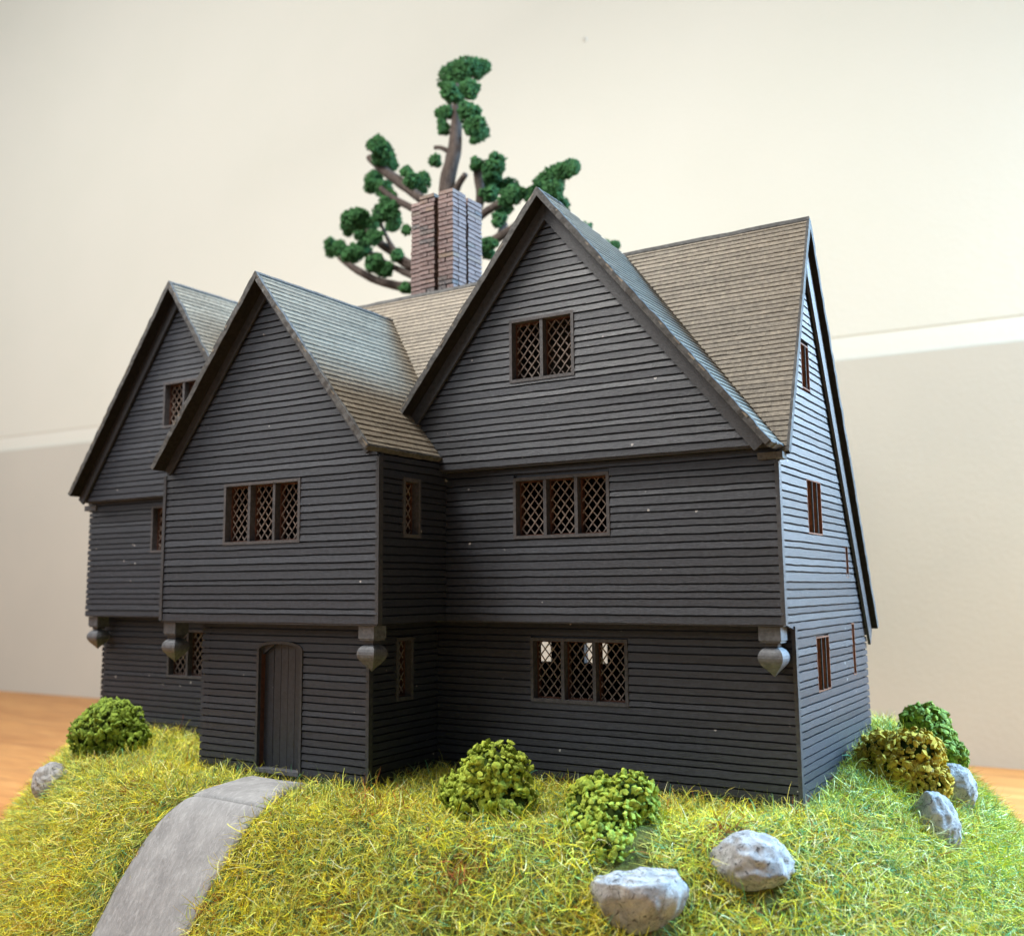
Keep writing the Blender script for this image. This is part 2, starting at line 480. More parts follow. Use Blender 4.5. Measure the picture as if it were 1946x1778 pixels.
# plinth under the boards
pl = MB()
pl.box(XLl + .012, -.012, A + .004, A + .05, -.7, .026)
pl.box(CX0 + .012, CX1 - .012, -P2 + .004, -P2 + .05, -.5, .026)
pl.box(CX1 - .05, CX1 - .004, -P2 + .052, A, -.5, .026)
pl.box(CX0 + .004, CX0 + .05, -P2 + .052, A, -.5, .026)
pl.box(-.05, -.004, A + .052, WY, -.5, .026)
pl.box(XLl + .004, XLl + .05, A + .052, WY, -.7, .026)
part(pl, 'plinth', M['trim'])
# floors inside, so that the rooms stay dark
fl = MB()
fl.box(XL + .06, -.06, .055, WY - .06, 1.0, 1.012); fl.box(XL + .06, -.06, .055, WY - .3, 2.0, 2.012)
fl.box(BX0 + .06, BX1 - .06, -P1 + .06, -.002, 1.03, 1.042)
part(fl, 'floor', M['wood_in'])
# undersides of the overhangs
so = MB()
so.box(XL + .012, -.012, .012 + .04, A - .012, ZB - .002, ZB + .028)
so.box(XL + .003, -.003, .0, .05, ZB - .009, ZB - .0005)
so.box(BX0 + .012, BX1 - .012, -P1 + .05, -.002, ZB - .003, ZB + .025)
so.box(BX0 + .002, BX1 - .002, -P1 + .001, -P1 + .049, ZB - .012, ZB - .0005)
so.box(-2.6, -.014, -G + .013, -.001, ZG - .012, ZG + .012)
so.box(XL + .014, -3.75, -G + .013, -.001, ZG - .026, ZG - .004)
part(so, 'soffit', M['trim'])
# corner boards
for nm, b in (('a', (BX1 - .013, BX1 + .013, -P1 - .006, -P1 + .036, ZB, 2.02)),
              ('b', (BX0 - .012, BX0 + .016, -P1 - .012, -P1 + .02, ZB, 2.02)),
              ('c', (-.012, .013, -.006, .035, ZB, 1.90)),
              ('d', (CX1 - .013, CX1 + .012, -P2 - .006, -P2 + .03, .03, ZB - .015)),
              ('e', (-.012, .012, A - .008, A + .03, .03, ZB - .012))):
    c = MB()
    x0, x1, y0, y1, z0, z1 = b; k = 12; rings = []
    for j in range(k + 1):
        z = z0 + (z1 - z0) * j / k; e = nz(z * 9, x0, y0) * .003
        rings.append([(x0, y0 + e * .4, z), (x1 + e * .3, y0 + e * .4, z), (x1 + e * .3, y1 + e, z), (x0, y1 + e, z)])
    c.quadstrip(rings); part(c, 'corner_board', M['trim'])

window(front(-G), *W1, 2, 1); window(front(0), *W2, 3, 2); window(front(A), *W3, 3, 3)
window(front(-P1), *W4, 3, 4); window(right(BX1), *W5, 1, 5, fr=.024); window(right(CX1), *W6, 1, 6, fr=.024)
window(front(-G), *W7, 2, 7); window(front(0), *W8, 3, 8); window(front(A), *W9, 3, 9)
window(right(0), *R1, 2, 10, fr=.008, side=True); window(right(0), *R2, 3, 11, fr=.008, side=True)
window(right(0), *R3, 3, 12, fr=.008, side=True); window(right(0), *R4, 1, 13, fr=.006, side=True); window(right(0), *R5, 1, 14, fr=.006, side=True)

# ------------------------------------------------------------------ door
TD = front(-P2)
def arch(x0, x1, zs, zt, n=10):
    c, hw = (x0 + x1) / 2, (x1 - x0) / 2
    return [(c + hw * math.cos(math.pi * k / n), zs + (zt - zs) * math.sin(math.pi * k / n)) for k in range(n + 1)]
dr = MB()
w_ = .020
outer = [(DX1, DZ0)] + arch(DX0, DX1, DZS, DZT) + [(DX0, DZ0)]
inner = [(DX1 - w_, DZ0 + .02)] + arch(DX0 + w_, DX1 - w_, DZS - .004, DZT - w_) + [(DX0 + w_, DZ0 + .02)]
n0 = dr.verts([TD(*p, .012) for p in outer] + [TD(*p, .012) for p in inner] + [TD(*p, -.075) for p in outer] + [TD(*p, -.075) for p in inner])
k = len(outer)
for i in range(k):
    j = (i + 1) % k
    dr.f += [(n0 + i, n0 + j, n0 + k + j, n0 + k + i), (n0 + i, n0 + 2 * k + i, n0 + 2 * k + j, n0 + j), (n0 + k + i, n0 + k + j, n0 + 3 * k + j, n0 + 3 * k + i)]
door = part(dr, 'door', M['trim'])
xs = [DX0 + w_ * .6, -3.293, -3.230, -3.166, -3.102, -3.040, DX1 - w_ * .6]
c_, hw_ = (DX0 + DX1) / 2, (DX1 - DX0) / 2
for a, b in zip(xs, xs[1:]):
    def top(x): return DZS + (DZT - .012 - DZS) * math.sqrt(max(0, 1 - ((x - c_) / hw_) ** 2))
    q = MB(); a2, b2 = a + .0025, b - .0025; n = 9
    for e in range(1):
        rings = []
        for t in range(n + 1):
            u = t / n
            za, zb = .03 + (top(a2) - .03) * u, .03 + (top(b2) - .03) * u
            e1, e2 = nz(za * 8, a, 0) * .0016, nz(za * 8, b, 2) * .0016
            rings.append([TD(a2 + e1, za, -.050), TD(b2 + e2, zb, -.050 + .002 * math.sin(a * 90)), TD(b2 + e2, zb, -.075), TD(a2 + e1, za, -.075)])
        q.quadstrip(rings)
    q.build('plank', M['paint'], door)
q = MB(); q.prism([(DX0, .02), (DX1, .02), (DX1, .86), (DX0, .86)], TD, -.077, -.09); q.build('door_back', M['trim'], door)
q = MB(); q.prism([(DX0 + .004, .024), (DX0 + .021, .044), (DX0 + .021, .80), (DX0 + .004, .82)], TD, -.015, -.051); q.build('jamb', M['wood_in'], door)
q = MB(); q.prism([(DX0 + .01, .020), (DX1 - .01, .020), (DX1 - .01, .045), (DX0 + .01, .045)], TD, .022, -.05); q.build('threshold', M['chipped'], door)

# ------------------------------------------------------------------ pendants under the overhang
def pendant(x0, y0, z1, w=.14, hb=.088, drop=.165, label=None):
    b = MB(); x1, y1 = x0 + w, y0 + w; z0 = z1 - hb
    b.box(x0, x1, y0, y1, z0 + .012, z1)
    b.box(x0 + .006, x1 - .006, y0 + .006, y1 - .006, z0, z0 + .012)
    blk = part(b, 'pendant', M['chipped'], label=label)
    cx, cy = (x0 + x1) / 2, (y0 + y1) / 2
    n = MB(); n.box(cx - .035, cx + .035, cy - .035, cy + .035, z0 - .02, z0); n.build('neck', M['trim'], blk)
    d = MB(); rings = []; zt = z0 - .02
    prof = [(0, .24), (.015, .40), (.05, .58), (.11, .76), (.19, .90), (.29, .98), (.39, 1.0), (.49, .95), (.59, .83), (.68, .67), (.77, .48), (.86, .29), (.94, .13), (1.0, .02)]
    for u, r in prof:
        h_ = r * w * .56; z = zt - drop * u; c = .0
        rings.append([(cx - h_, cy - h_, z), (cx + h_, cy - h_, z), (cx + h_, cy + h_, z), (cx - h_, cy + h_, z)])
    d.quadstrip(rings); d.build('drop', M['chipped'], blk)
pendant(-.150, .018, ZB - .012, .125)
pendant(BX1 - .155, -P1 + .015, ZB - .014, .120)
pendant(BX0 + .012, -P1 + .015, ZB - .014, .120)
pendant(XL + .02, .018, ZB - .012, .12)

# ------------------------------------------------------------------ roofs
def slope_T(o, es, eu, nrm):
    o, es, eu, nrm = map(Vector, (o, es, eu, nrm))
    return lambda s, t, d: tuple(o + es * s + eu * t + nrm * d)
def courses(T, t1, sa, sb_, roof, seed, pitch=.0445, parts=True, ends=.006):
    R = random.Random(seed); n = round(t1 / pitch); rest = MB()
    for i in range(n):
        ta, tb = t1 * i / n, t1 * (i + 1) / n + .010
        tb = min(tb, t1 + .002)
        ta += R.uniform(-.001, .001)
        a, b = sa((ta + tb) / 2), sb_((ta + tb) / 2)
        mb = MB() if parts else rest
        s = a + R.uniform(-ends, ends) ; e = b + R.uniform(-ends, ends)
        if b - a < .03: continue
        while s < e - .01:
            w = R.uniform(.08, .21); w = w if s + w < e - .04 else e - s
            g = .0005; dz = R.uniform(-.0010, .0010); up = R.uniform(.0080, .0100)
            sk = R.uniform(-.001, .001)
            P_ = [(s + g, ta + dz), (s + w - g, ta + dz + sk), (s + w - g, tb), (s + g, tb)]
            top_ = [T(P_[0][0], P_[0][1], up), T(P_[1][0], P_[1][1], up), T(P_[2][0], P_[2][1], .0022), T(P_[3][0], P_[3][1], .0022)]
            bot = [T(x, y, -.004) for x, y in P_]
            n0 = mb.verts(top_ + bot)
            mb.f += [(n0, n0 + 1, n0 + 2, n0 + 3), (n0, n0 + 4, n0 + 5, n0 + 1), (n0 + 1, n0 + 5, n0 + 6, n0 + 2), (n0 + 3, n0 + 2, n0 + 6, n0 + 7), (n0, n0 + 3, n0 + 7, n0 + 4)]
            s += w
        if parts: mb.build('shingle_course', M['roof'], roof)
    if rest.f: rest.build('shingle_field', M['roof'], roof)['kind'] = 'stuff'

PITCH = {31: .046, 41: .046, 51: .049}
def gable_roof(cx, w, zh, ze, y0, yend, seed, vis_right=True, vis_left=False, yr=None, verge_w=.012):
    """ridge along y at x=cx; yend(z) = where the slope stops at the back"""
    s_ = (zh - ze) / w; L = math.hypot(w, zh - ze); cth = w / L; sth = (zh - ze) / L
    tv = TH / cth
    for sgn, vis in ((1, vis_right), (-1, vis_left)):
        o = (cx + sgn * w, y0, ze)
        es = (0, 1, 0); eu = (-sgn * cth, 0, sth); nr = (sgn * sth, 0, cth)
        T = slope_T(o, es, eu, nr)
        # slab with mitred ridge
        mb = MB()
        prof = [(cx, zh), (cx + sgn * w, ze), (cx + sgn * (w - TH * sth), ze - TH * cth), (cx, zh - tv)]
        ra = [(x, y0, z) for x, z in prof]; rb = [(x, yend(z), z) for x, z in prof]
        if sgn < 0: ra.reverse(); rb.reverse()
        mb.quadstrip([ra, rb])
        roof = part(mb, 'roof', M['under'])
        zt = lambda t: ze + t * sth
        courses(T, L, lambda t: 0.0, lambda t: yend(zt(t)) - y0, roof, seed + (sgn > 0), pitch=PITCH[seed], parts=vis)
        # verge board: a rough pale edge standing a little proud of the roof end
        v = MB(); n = 46; rings = []
        R = random.Random(seed * 3 + sgn)
        for k in range(n + 1):
            t = L * k / n
            j1 = R.uniform(-.003, .0045); j2 = R.uniform(-.003, .003)
            rings.append([T(-.004 + j2, t, -TH + .002), T(-.004 + j2, t, .009 + j1), T(.014 + j1, t, .0125 + j1), T(.014 + j1, t, -TH + .002)])
        v.quadstrip(rings); v.build('verge', M['verge'], roof)
        if vis:
            v = MB(); rings = []; e1 = yend(ze) - y0; n = 24
            for k in range(n + 1):
                s = e1 * k / n; j1 = R.uniform(-.004, .004)
                rings.append([T(s, -.008 + j1, -TH), T(s, -.008 + j1, .008 + j1), T(s, .006, .0135), T(s, .006, -TH)])
            v.quadstrip(rings); v.build('eave_edge', M['verge'], roof)
    rc = MB(); n = 20; rings = []
    R = random.Random(seed)
    for k in range(n + 1):
        y = y0 - .003 + (yend(zh) - y0) * k / n; e = R.uniform(-.002, .003)
        rings.append([(cx - .018, y, zh - .004 + e), (cx, y, zh + .016 + e), (cx + .018, y, zh - .004 + e), (cx, y, zh - .02)])
    rc.quadstrip(rings); part(rc, 'ridge_cap', M['verge'])
    return s_, tv

def barge(cx, w, zh, ze, y, sgn, inset_top, width, cut=0.0, th=.018):
    s_ = (zh - ze) / w; L = math.hypot(w, zh - ze)
    dv = width * L / w
    zt = zh - inset_top
    x_end = cx + sgn * (w - cut)
    z_end = zt - s_ * (w - cut)
    poly = [(cx, zt), (x_end, z_end), (x_end - sgn * width * (zh - ze) / L, z_end - width * w / L), (cx, zt - dv)]
    mb = MB(); mb.prism(poly if sgn < 0 else poly[::-1], front(y), .012, .012 + th)
    part(mb, 'bargeboard', M['trim'])

front_y = lambda z: FY + (z - RE) / FS
def g_end(z):
    if z <= RH: return min(max(front_y(z) + .03, .04), RY)
    return RY - (z - RH) / (GH - RH) * (RY - .15)
gable_roof(GX, GW, GH, GE, -GO, g_end, 31)
gable_roof(LX, LW, LH, LE, -LO, lambda z: min(max(front_y(z) + .03, .04), RY) if z <= RH else RY, 41)
gable_roof(BC, BW, BH, BE, -BO, lambda z: min(max(front_y(z) + .02, .02), RY), 51)
# small back hips closing the two tall gables
for cx, w, zh, ze, ye in ((GX, GW, GH, GE, .15), (LX, LW, LH, LE, .70)):
    hw2 = (zh - RH) / ((zh - ze) / w); m_ = MB()
    n0 = m_.verts([(cx, ye, zh), (cx - hw2, RY, RH), (cx + hw2, RY, RH), (cx, ye + .05, zh - .06), (cx - hw2 * .8, RY - .01, RH - .03), (cx + hw2 * .8, RY - .01, RH - .03)])
    m_.f += [(n0, n0 + 2, n0 + 1), (n0 + 3, n0 + 4, n0 + 5), (n0, n0 + 1, n0 + 4, n0 + 3), (n0 + 1, n0 + 2, n0 + 5, n0 + 4), (n0 + 2, n0, n0 + 3, n0 + 5)]
    part(m_, 'roof', M['roof'])
for sgn in (1, -1):
    barge(GX, GW, GH, GE, -G, sgn, .052, .078, cut=.055 if sgn > 0 else .0)
    barge(LX, LW, LH, LE, -G, sgn, .055, .075, cut=.01)
    barge(BC, BW, BH, BE, -P1, sgn, .050, .062, cut=.045 if sgn > 0 else .03, th=.014)

# main saltbox roof
def main_slope(y_e, z_e, seed, parts):
    dy, dz = RY - y_e, RH - z_e; L = math.hypot(dy, dz)
    es = (1, 0, 0); eu = (0, dy / L, dz / L); nr = (0, -dz / L if dy > 0 else dz / L, abs(dy) / L)
    T = slope_T((XL - .06, y_e, z_e), es, eu, nr)
    tv = TH * L / abs(dy)
    mb = MB(); prof = [(RY, RH), (y_e, z_e), (y_e + (TH * dz / L if dy > 0 else -TH * dz / L), z_e - TH * abs(dy) / L), (RY, RH - tv)]
    ra = [(XL - .06, y, z) for y, z in prof]; rb = [(RO, y, z) for y, z in prof]
    if dy < 0: ra.reverse(); rb.reverse()
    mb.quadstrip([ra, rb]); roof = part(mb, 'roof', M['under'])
    W_ = RO - XL + .06
    courses(T, L, const(0.0), const(W_), roof, seed, pitch=.0345, parts=parts, ends=.004)
    R = random.Random(seed)
    for side in (0, 1):
        v = MB(); rings = []; n = 50
        for k in range(n + 1):
            t = L * k / n; j = R.uniform(-.003, .004); s0_ = W_ - .012 if side else -.004
            rings.append([T(s0_, t, -TH + .003), T(s0_ + .016 + j * .5, t, -TH + .003), T(s0_ + .016 + j * .5, t, .012 + j), T(s0_, t, .012 + j)])
        v.quadstrip(rings); v.build('verge', M['verge'], roof)
    return T, L
main_slope(FY, RE, 61, True)
main_slope(BY, BZ, 62, False)
rc = MB(); rings = []; R = random.Random(3)
for k in range(61):
    x = XL - .06 + (RO - XL + .06) * k / 60; e = R.uniform(-.003, .003)
    rings.append([(x, RY - .016, RH - .012 + e), (x, RY, RH + .017 + e), (x, RY + .016, RH - .012 + e), (x, RY, RH - .03)])
rc.quadstrip(rings); part(rc, 'ridge_cap', M['verge'])
# eave board along the front, bargeboard on the rear pitch of the end wall
eb = MB(); rings = []
for k in range(41):
    x = -.10 + (RO + .08) * k / 40; e = nz(x * 20, 1, 1) * .006
    rings.append([(x, -.022 + e, 1.915 + e), (x, .055, 1.912), (x, .055, 1.950), (x, -.026 + e, 1.951)])
eb.quadstrip(rings); part(eb, 'eave_board', M['verge'])
eb = MB(); eb.box(XL - .055, XL + .1, -.02, .06, 1.90, 1.945); part(eb, 'eave_board', M['chipped'])
def yr(z): return BY - (z - BZ) / RS
rb = MB(); tv = .034 * math.hypot(1, RS)
rb.prism([(yr(.93) - tv * .52, .90), (yr(.93) - tv * .52 - .062, .80), (yr(3.30) - tv * .52 - .062, 3.17), (yr(3.44) - tv * .52, 3.44)], right(0), .011, .030)
part(rb, 'bargeboard', M['trim'])

# ------------------------------------------------------------------ chimney
chx0, chx1, chy0, chy1, chz0, chz1 = -3.162, -2.731, .80, 1.24, 3.30, 4.385
cb = MB(); cb.box(chx0 + .036, chx1 - .036, chy0 + .036, chy1 - .036, chz0, chz1 - .035)
chim = part(cb, 'chimney', M['mortar'])
R = random.Random(77)
proto = []
def brick_mesh(lx, ly, lz, sd):
    Rb = random.Random(sd); j = lambda: Rb.uniform(-.0022, .0022)
    q = MB(); hx, hy, hz = lx / 2, ly / 2, lz / 2
    q.quadstrip([[(-hx + j(), -hy + j(), -hz), (hx + j(), -hy + j(), -hz), (hx + j(), hy + j(), -hz), (-hx + j(), hy + j(), -hz)],
                 [(-hx + j(), -hy + j(), hz + j()), (hx + j(), -hy + j(), hz + j()), (hx + j(), hy + j(), hz + j()), (-hx + j(), hy + j(), hz + j())]])
    me = bpy.data.meshes.new('brick'); me.from_pydata(q.v, [], q.f); me.materials.append(M['brick']); return me
cache = {}
def brick(x0, x1, y0, y1, z, hgt):
    lx, ly = round(x1 - x0, 3), round(y1 - y0, 3); key = (lx, ly, R.randrange(3))
    if key not in cache: cache[key] = brick_mesh(lx, ly, hgt, hash(key) % 1000)
    o = bpy.data.objects.new('brick', cache[key]); COL.objects.link(o); o.parent = chim
    o.location = Vector(((x0 + x1) / 2 + R.uniform(-.003, .003), (y0 + y1) / 2 + R.uniform(-.003, .003), z))
pz = .0375; nC = int((chz1 - chz0) / pz)
segF = [(chx0, -3.066, .018), (-3.062, -2.914, 0.0), (-2.876, chx1, 0.0)]
segR = [(chy0, .985, 0.0), (1.032, chy1, 0.012)]
for c in range(nC):
    z = chz1 - pz * (c + .5)
    if z < 3.42: break
    topd = 0
    for si, (a, b, sb2) in enumerate(segF):
        if si == 0 and c == 0: continue
        y = chy0 + sb2; m_ = (a + b) / 2 + R.uniform(-.02, .02)
        if si > 0 and (c % 2) and b - a > .13: cuts = [(a, m_), (m_ + .003, b)]
        else: cuts = [(a, b)]
        for p_, q_ in cuts: brick(p_, q_ - .003, y, y + .075, z, pz - .0095)
    for si, (a, b, sb2) in enumerate(segR):
        a2 = a + (.078 if si == 0 else 0)
        x = chx1 - sb2
        m_ = (a2 + b) / 2
        for p_, q_ in ([(a2, b)] if (c % 2 or si == 0) else [(a2, m_), (m_ + .003, b)]): brick(x - .075, x, p_, q_ - .003, z, pz - .0095)
    # the two hidden sides
    brick(chx0, chx0 + .075, chy0 + .10, chy0 + .30, z, pz - .0095); brick(chx0, chx0 + .075, chy0 + .305, chy1, z, pz - .0095)
    brick(chx0 + .08, -2.95, chy1 - .075, chy1, z, pz - .0095); brick(-2.945, chx1 - .08, chy1 - .075, chy1, z, pz - .0095)

# ------------------------------------------------------------------ the mound
def smooth(t):
    t = np.clip(t, 0, 1); return t * t * (3 - 2 * t)
def ground_z(x, y):
    x = np.asarray(x, float); y = np.asarray(y, float)
    dx = x + 2.8647; ax = np.where(dx > 0, 3.8793, 3.9298); dy = y - .8; ay = np.where(dy > 0, 5.0, 2.5051); nn = 1.9264
    q = ((np.abs(dx) / ax) ** nn + (np.abs(dy) / ay) ** nn) ** (1 / nn)
    t = np.clip(q - .7988, 0, None)
    z = -4.9826 * t ** 2 / (t + .1225) + .2053 * smooth((y - .1) / 1.8) * smooth((x + 1.5) / 1.5) + .0688 * smooth((-4.2 - x)) * smooth((y + .8) / .8)
    z = z + .012 * np.sin(2.6 * x + 1) * np.cos(3.1 * y) + .007 * np.sin(7.3 * x + 2 * y) * np.sin(6.1 * y + 1.3) - .022
    return np.maximum(z, -1.05)
nxg, nyg = 220, 200
gx = np.linspace(-7.6, 1.9, nxg); gy = np.linspace(-2.3, 6.4, nyg)
GXm, GYm = np.meshgrid(gx, gy, indexing='xy'); GZm = ground_z(GXm, GYm)
verts = np.stack([GXm.ravel(), GYm.ravel(), GZm.ravel()], 1)
ii = np.arange(nyg - 1)[:, None] * nxg + np.arange(nxg - 1)[None, :]
faces = np.stack([ii, ii + 1, ii + 1 + nxg, ii + nxg], -1).reshape(-1, 4)
fz = GZm.ravel()[faces].max(1); faces = faces[fz > -1.04]
mg = bpy.data.meshes.new('mound'); mg.from_pydata(verts.tolist(), [], faces.tolist()); mg.materials.append(M['soil'])
mg.polygons.foreach_set('use_smooth', [True] * len(mg.polygons)); mg.update()
mound = bpy.data.objects.new('ground', mg); COL.objects.link(mound); tag(mound, kind='structure')

# ------------------------------------------------------------------ path: two slabs from the door down the slope
PL = [(-3.34, -.62), (-3.337, -.814), (-3.30, -1.05), (-3.27, -1.245), (-3.37, -1.36), (-3.43, -1.482), (-3.49, -1.573), (-3.50, -1.717), (-3.50, -1.86)]
PRt = [(-2.86, -.60), (-2.869, -.741), (-2.74, -1.02), (-2.643, -1.245), (-2.667, -1.32), (-2.70, -1.461), (-2.72, -1.558), (-2.75, -1.685), (-2.78, -1.84)]
def along(P, u):
    k = u * (len(P) - 1); i = min(int(k), len(P) - 2); f = k - i
    return P[i][0] * (1 - f) + P[i + 1][0] * f, P[i][1] * (1 - f) + P[i + 1][1] * f
path = empty('path', (-3.1, -1.1, 0)); tag(path, kind='structure'); path['_off'] = [-3.1, -1.1, 0]
def slab(u0, u1, nrow, ncol=26, lift=.030):
    q = MB(); idx = {}
    for i in range(nrow + 1):
        u = u0 + (u1 - u0) * i / nrow
        a, b = along(PL, u), along(PRt, u)
        for j in range(ncol + 1):
            v = j / ncol
            wob = nz(u * 6, 0, 3) * .025 if j in (0, ncol) else 0
            x = a[0] * (1 - v) + b[0] * v + wob * (1 if j else -1); y = a[1] * (1 - v) + b[1] * v
            edge = min(v, 1 - v) * 2; end = min(1, min(i, nrow - i) / 2.2)
            z = float(ground_z(x, y)) + lift * (1 - (1 - min(1, edge * 5)) ** 2 * .9) * (.35 + .65 * end) + nz(x * 4, y * 4, 1) * .008 + nz(x * 19, y * 19, 6) * .0025
            idx[i, j] = q.verts([(x, y, z)])
    for i in range(nrow):
        for j in range(ncol): q.f.append((idx[i, j], idx[i + 1, j], idx[i + 1, j + 1], idx[i, j + 1]))
    n = len(q.v)
    ring = [(0, j) for j in range(ncol + 1)] + [(i, ncol) for i in range(1, nrow + 1)] + [(nrow, j) for j in range(ncol - 1, -1, -1)] + [(i, 0) for i in range(nrow - 1, 0, -1)]
    low = [q.verts([(q.v[idx[r]][0], q.v[idx[r]][1], q.v[idx[r]][2] - .06)]) for r in ring]
    for k in range(len(ring)):
        a, b = ring[k], ring[(k + 1) % len(ring)]
        q.f.append((idx[a], idx[b], low[(k + 1) % len(ring)], low[k]))
    return q.build('path_slab', M['path'], path, True)
slab(0.0, .352, 16); slab(.362, 1.0, 46)

# ------------------------------------------------------------------ stones
def ico(sub):
    t = (1 + 5 ** .5) / 2
    v = [Vector(p).normalized() for p in [(-1, t, 0), (1, t, 0), (-1, -t, 0), (1, -t, 0), (0, -1, t), (0, 1, t), (0, -1, -t), (0, 1, -t), (t, 0, -1), (t, 0, 1), (-t, 0, -1), (-t, 0, 1)]]
    f = [(0, 11, 5), (0, 5, 1), (0, 1, 7), (0, 7, 10), (0, 10, 11), (1, 5, 9), (5, 11, 4), (11, 10, 2), (10, 7, 6), (7, 1, 8), (3, 9, 4), (3, 4, 2), (3, 2, 6), (3, 6, 8), (3, 8, 9), (4, 9, 5), (2, 4, 11), (6, 2, 10), (8, 6, 7), (9, 8, 1)]
    for _ in range(sub):
        mid = {}; nf = []
        def m(a, b):
            k = (min(a, b), max(a, b))
            if k not in mid: v.append(((v[a] + v[b]) / 2).normalized()); mid[k] = len(v) - 1
            return mid[k]
        for a, b, c in f:
            x, y, z = m(a, b), m(b, c), m(c, a); nf += [(a, x, z), (b, y, x), (c, z, y), (x, y, z)]
        f = nf
    return v, f
ICO4 = ico(4); ICO0 = ico(0); ICO1 = ico(1)
# right-hand direction and away direction of the slope faces, used to shape the stones
def stone(c, rad, shape, seed, label, up=(0, 0, 1)):
    V_, F_ = ICO4; q = MB(); zaxis = Vector(up).normalized(); xa = Vector((.85, .53, 0)).normalized(); ya = zaxis.cross(xa).normalized(); xa = ya.cross(zaxis)
    for v in V_:
        p = Vector(v); p = shape(p)
        n = noise.noise(Vector(v) * 1.6 + Vector((seed, 0, 0))) * .10 + noise.noise(Vector(v) * 4.0 + Vector((seed, 5, 0))) * .075 + noise.noise(Vector(v) * 13 + Vector((0, seed, 0))) * .022
        p = p * (1 + n); p = Vector((p.x * rad[0], p.y * rad[1], p.z * rad[2]))
        q.v.append(tuple(xa * p.x + ya * p.y + zaxis * p.z))
    q.f = list(F_)
    o = _old_build(q, 'stone', M['stone'], None, True); o.location = c
    tag(o, label, 'stone', 'stones set in the grass'); return o
def rnd_shape(p): return p
def wedge_shape(p):
    k = .30 + .70 * min(1, (p.z + 1) / 1.25); z = min(p.z, .40 + .05 * p.x + .12 * p.z)
    return Vector((p.x * k, p.y * k, z))
def hood_shape(p): return Vector((p.x, p.y, p.z * (1 if p.z > 0 else .8)))
STONES = [
 ((-5.20, -.84, -.18), (.135, .12, .14), rnd_shape, 3, 'small pale grey stone at the far left edge of the grass'),
 ((-.515, -.86, -.305), (.245, .17, .27), wedge_shape, 8, 'large flat-topped grey stone narrowing downwards, nearest to the camera'),
 ((-.09, -.43, -.160), (.20, .165, .15), hood_shape, 13, 'rounded grey stone below the right front corner of the house'),
 ((.575, .78, -.14), (.125, .13, .19), rnd_shape, 21, 'tall grey stone just below the mustard bush'),
 ((.59, 1.38, -.03), (.135, .13, .15), rnd_shape, 27, 'grey stone farthest right, behind the mustard bush'),
]
STO = [stone(*s) for s in STONES]

# ------------------------------------------------------------------ bushes of foam crumbs
def crumbs(name, mat, lobes, size, count, seed, parent=None, flat=.42, ico_=ICO0, kind='stuff', off=(0, 0, 0), rag=.20):
    R = np.random.RandomState(seed); tot = sum(l[3] ** 2 for l in lobes)
    V0 = np.array([tuple(v) for v in ico_[0]]); F0_ = np.array(ico_[1]); nv = len(V0)
    C_, N_ = [], []
    for (x, y, z, r, *sq) in lobes:
        k = int(count * r * r / tot); d = R.normal(size=(k, 3)); d /= np.linalg.norm(d, axis=1)[:, None]
        n1 = np.array([noise.noise(Vector(p) * 2.2 + Vector((seed, x, y))) for p in d]) * .16
        rr = r * (1 + n1 + R.uniform(-rag, rag * .35, k)); s = sq[0] if sq else (1, 1, .9)
        C_.append(np.array([x, y, z]) + d * rr[:, None] * np.array(s)); N_.append(d)
    C_ = np.concatenate(C_); N_ = np.concatenate(N_); k = len(C_)
    # drop crumbs buried in another lobe
    keep = np.ones(k, bool)
    for (x, y, z, r, *sq) in lobes: keep &= np.linalg.norm(C_ - np.array([x, y, z]), axis=1) > r * .72
    C_, N_ = C_[keep], N_[keep]; k = len(C_)
    Rm = R.normal(size=(k, 3, 3)) * .75; Rm[:, :, 2] += N_ * 1.3
    Q = np.linalg.qr(Rm[:, :, ::-1])[0][:, :, ::-1]
    S = size * R.uniform(.5, 1.35, (k, 1, 1)) * np.stack([np.ones(k), R.uniform(.6, 1, k), R.uniform(flat * .7, flat * 1.3, k)], 1)[:, None, :]
    jit = R.uniform(.55, 1.35, (k, nv, 1))
    P_ = np.einsum('kij,kvj->kvi', Q, V0[None] * jit * S) + C_[:, None, :]
    F_ = (F0_[None] + (np.arange(k) * nv)[:, None, None]).reshape(-1, 3)
    P_ = P_.reshape(-1, 3) - np.array(off)
    me = bpy.data.meshes.new(name); me.from_pydata(P_.tolist(), [], F_.tolist()); me.materials.append(mat)
    a = me.attributes.new('tone', 'FLOAT', 'POINT'); a.data.foreach_set('value', np.repeat(R.beta(1.1, 1.4, k), nv).astype(np.float32))
    me.update(); o = bpy.data.objects.new(name, me); COL.objects.link(o)
    if parent: o.parent = parent
    if kind: o['kind'] = kind
    return o
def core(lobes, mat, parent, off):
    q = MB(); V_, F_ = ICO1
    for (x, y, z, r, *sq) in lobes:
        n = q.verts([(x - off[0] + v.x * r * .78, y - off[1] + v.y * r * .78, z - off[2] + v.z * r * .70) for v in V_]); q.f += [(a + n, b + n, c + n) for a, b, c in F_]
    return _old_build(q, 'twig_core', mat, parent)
def bush(loc, lobes, mat, size, count, seed, label):
    e = empty('bush', loc); tag(e, label, 'bush', 'foam bushes round the house')
    crumbs('foliage', mat, lobes, size, count, seed, e, off=loc)
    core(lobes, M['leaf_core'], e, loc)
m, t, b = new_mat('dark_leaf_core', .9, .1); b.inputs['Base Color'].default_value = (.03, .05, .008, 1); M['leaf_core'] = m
m, t, b = new_mat('dark_tree_core', .9, .1); b.inputs['Base Color'].default_value = (.008, .022, .010, 1); M['tree_core'] = m
